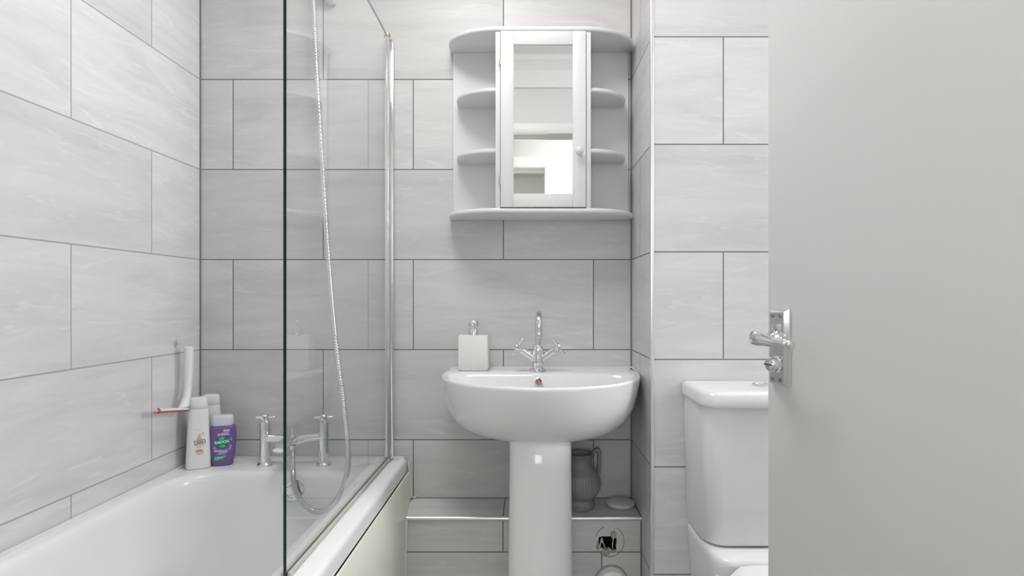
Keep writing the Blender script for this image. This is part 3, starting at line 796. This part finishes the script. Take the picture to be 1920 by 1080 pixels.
loft(bm, [ch2(.176, 1.462, 0, .452, .05), ch2(.1785, 1.456, 0, .458, .05), ch2(.186, 1.446, 0, .70, .042), ch2(.187, 1.444, 0, .803, .042)])
obj('cistern', bm, M_cer, t, angle=50)
bm = B()
loft(bm, [ch2(.190, 1.433, 0, .8005, .04), ch2(.1925, 1.428, 0, .803, .04), ch2(.1935, 1.426, 0, .810, .04), ch2(.1925, 1.428, 0, .832, .04), ch2(.189, 1.434, 0, .8385, .04), ch2(.180, 1.446, 0, .8405, .036)])
obj('cistern_lid', bm, M_cer, t, angle=50)
bm = B(); lathe(bm, [(.030, 0), (.030, .004), (.027, .006), (.024, .0055), (.0235, .004), (.001, .0045)], (TX-.001, 1.545, .8405), 36); obj('flush_button', bm, M_chrome, t)
bm = B()
# foot and bowl
def pan(hw, yf, z, yb=YT-.002, hb=None):
    hb = hw if hb is None else hb; pts = [Vector((TX+hb, yb, z)), Vector((TX+hb, 1.43, z))]
    for k in range(25):
        q = math.pi*k/24; pts.append(Vector((TX+hw*math.cos(q), 1.33-(1.33-yf)*math.sin(q), z)))
    return pts+[Vector((TX-hb, 1.43, z)), Vector((TX-hb, yb, z))]
loft(bm, [pan(.115, 1.14, 0), pan(.112, 1.15, .03), pan(.10, 1.16, .15), pan(.125, 1.09, .26, hb=.12), pan(.165, 1.01, .35, hb=.15), pan(.178, .985, .385, hb=.165), pan(.178, .985, .398, hb=.168), pan(.172, .99, .402, hb=.165)])
loft(bm, [ch2(.150, 1.44, 0, .10, .05), ch2(.165, 1.41, 0, .25, .05), ch2(.172, 1.40, 0, .36, .05), ch2(.176, 1.392, 0, .41, .05), ch2(.177, 1.388, 0, .43, .05), ch2(.176, 1.392, 0, .442, .05), ch2(.170, 1.402, 0, .448, .05)])
obj('pan', bm, M_cer, t, angle=50)
def seat(hw, yf, z, yb=1.375):
    pts = []
    for k in range(33):
        q = math.pi*k/32; pts.append(Vector((TX+hw*math.cos(q), 1.31-(1.31-yf)*math.sin(q), z)))
    return [Vector((TX+hw*.72, yb, z))]+pts+[Vector((TX-hw*.72, yb, z))]
bm = B(); loft(bm, [seat(.182, .98, .403), seat(.186, .972, .408), seat(.186, .972, .415), seat(.182, .978, .418)]); obj('toilet_seat', bm, M_plast, t, angle=50)
bm = B(); loft(bm, [seat(.184, .976, .4195), seat(.187, .971, .424), seat(.186, .972, .434), seat(.17, .99, .441), seat(.12, 1.06, .444)]); obj('toilet_lid', bm, M_plast, t, angle=50)

# ================================================================ JUG AND ROUND LID
jx, jy = .1625, 1.866
t = thing('ribbed_jug', (jx, jy, LZ), 'grey ribbed jug with handle standing on the ledge behind the pedestal', 'jug')
bm = B()
prof = [(.030, 0), (.046, .001), (.048, .006), (.047, .022), (.044, .028), (.046, .034), (.058, .045), (.067, .062), (.0695, .078), (.067, .095), (.060, .110), (.050, .122), (.043, .130), (.041, .134), (.0405, .150), (.042, .160), (.047, .167), (.0485, .171), (.047, .174), (.043, .172), (.038, .160), (.037, .135), (.050, .11), (.058, .08), (.04, .02)]
pp = []
for (r0, h0), (r1, h1) in zip(prof, prof[1:]):
    for k in range(3): pp.append((r0+(r1-r0)*k/3, h0+(h1-h0)*k/3))
pp.append(prof[-1])
NP = [0]
def rib(a, h):
    if .048 < h < .104: w_ = min(1, (h-.048)/.01, (.104-h)/.01)
    elif .003 < h < .02: w_ = .6
    else: w_ = 0
    return 1-.035*w_*(.5+.5*math.cos(a*44))
lathe(bm, pp, (jx, jy, LZ+.0005), 176, rf=rib); obj('jug_body', bm, M_jug, t, angle=70)
bm = B()
hd = spline([(jx+.040, jy, LZ+.166), (jx+.048, jy, LZ+.178), (jx+.058, jy, LZ+.186), (jx+.063, jy, LZ+.178), (jx+.0635, jy, LZ+.15), (jx+.063, jy, LZ+.122), (jx+.060, jy, LZ+.100)], 5)
rings = []
for i, p in enumerate(hd):
    tn = (hd[min(i+1, len(hd)-1)]-hd[max(i-1, 0)]).normalized(); nn = Vector((tn.z, 0, -tn.x))
    rings.append([p+nn*.0062*math.cos(q)+Vector((0, 1, 0))*.010*math.sin(q) for q in [2*math.pi*k/14 for k in range(14)]])
loft(bm, rings); obj('handle', bm, M_jug, t)
c = (.2955, 1.878, LZ+.0005)
bm = B(); lathe(bm, [(.038, 0), (.041, .002), (.0455, .008), (.0462, .012), (.0445, .0155), (.036, .018), (.001, .0195)], c, 48)
tag(obj('round_lid', bm, M_lidw, loc=c), 'pale round lid lying on the ledge between the jug and the corner', 'lid')

# ================================================================ OPEN DOOR
TH = R(15)
E = Vector((.3915, .962, 0)); D = Vector((math.sin(TH), -math.cos(TH), 0)); Nn = Vector((-math.cos(TH), -math.sin(TH), 0))
# local frame: x along leaf from free edge to hinge, y outwards from the seen face, z up
MD = Matrix(((D.x, Nn.x, 0, E.x), (D.y, Nn.y, 0, E.y), (0, 0, 1, 0), (0, 0, 0, 1)))
def W(x, y, z): return MD @ Vector((x, y, z))
bm = B(); box(bm, 0, .795, -.035, 0, .008, 2.0, bev=.006, M=MD)
dr = tag(obj('door_1', bm, M_door, loc=W(.795, 0, 0)), kind='structure')
ps, pz = .0365, CZ-(651-VY)*.93/FPX
bm = B()
def plate_ring(hw, hh, y): return [W(ps-hw, y, pz-hh), W(ps+hw, y, pz-hh), W(ps+hw, y, pz+hh), W(ps-hw, y, pz+hh)]
loft(bm, [plate_ring(.021, .0605, .0002), plate_ring(.0205, .060, .003), plate_ring(.0165, .056, .0095), plate_ring(.0160, .0555, .0100)])
pl = obj('handle_plate', bm, M_chrome, dr, angle=20)
for sx_, sz_ in ((-.009, .050), (.009, .050), (-.009, -.050), (.009, -.050)):
    bm = B(); lathe(bm, [(.0032, 0), (.003, .0012), (.001, .0014)], W(ps+sx_, .0099, pz+sz_), 14, AX(Nn)); obj('screw', bm, mat('screw_steel', (.30, .29, .28), .4, metal=1), pl)
bm = B(); box(bm, ps-.010, ps+.010, .0098, .0112, pz+.027, pz+.037, bev=.0006, M=MD); box(bm, ps-.007, ps+.008, .0098, .0118, pz+.014, pz+.024, bev=.0006, M=MD)
obj('raised_emblem', bm, M_chrome, pl)
lz = CZ-(636-VY)*.92/FPX
bm = B()
lathe(bm, [(.0125, 0), (.0125, .004), (.009, .008), (.0085, .012)], W(ps, .0095, lz+.001), 28, AX(Nn))
tube(bm, [W(ps, .018, lz+.001), W(ps, .036, lz+.001), W(ps-.0, .044, lz+.0)], .0075, 18)
rings = []
for s, hh, th_, dzz in ((-.010, .0062, .005, .002), (-.006, .0088, .0078, .002), (.004, .0090, .0085, .0015), (.020, .0078, .0075, .001), (.036, .0062, .006, -.001), (.050, .0058, .0055, -.002), (.060, .0062, .0058, -.0025), (.068, .0058, .0055, -.003), (.070, .003, .003, -.003), (.0725, .003, .003, -.003), (.074, .0062, .0062, -.003), (.080, .0062, .0062, -.003), (.082, .003, .003, -.003)):
    rings.append([W(ps+s, .047+th_*math.cos(q), lz+dzz+hh*(1.3-2.2*max(s, 0))*math.sin(q)) for q in [2*math.pi*(k+.5)/16 for k in range(16)]])
loft(bm, rings); obj('lever', bm, M_chrome, pl, angle=45)
rz = CZ-(682-VY)*.93/FPX
bm = B(); lathe(bm, [(.0135, 0), (.0135, .003), (.0115, .004), (.0112, .013), (.009, .016), (.001, .017)], W(ps+.001, .0095, rz), 32, AX(Nn)); rl = obj('lock_release', bm, M_chrome, pl)
bm = B(); box(bm, ps-.008, ps+.010, .026, .0271, rz-.0009, rz+.0009, M=MD); obj('slot', bm, M_black, rl)
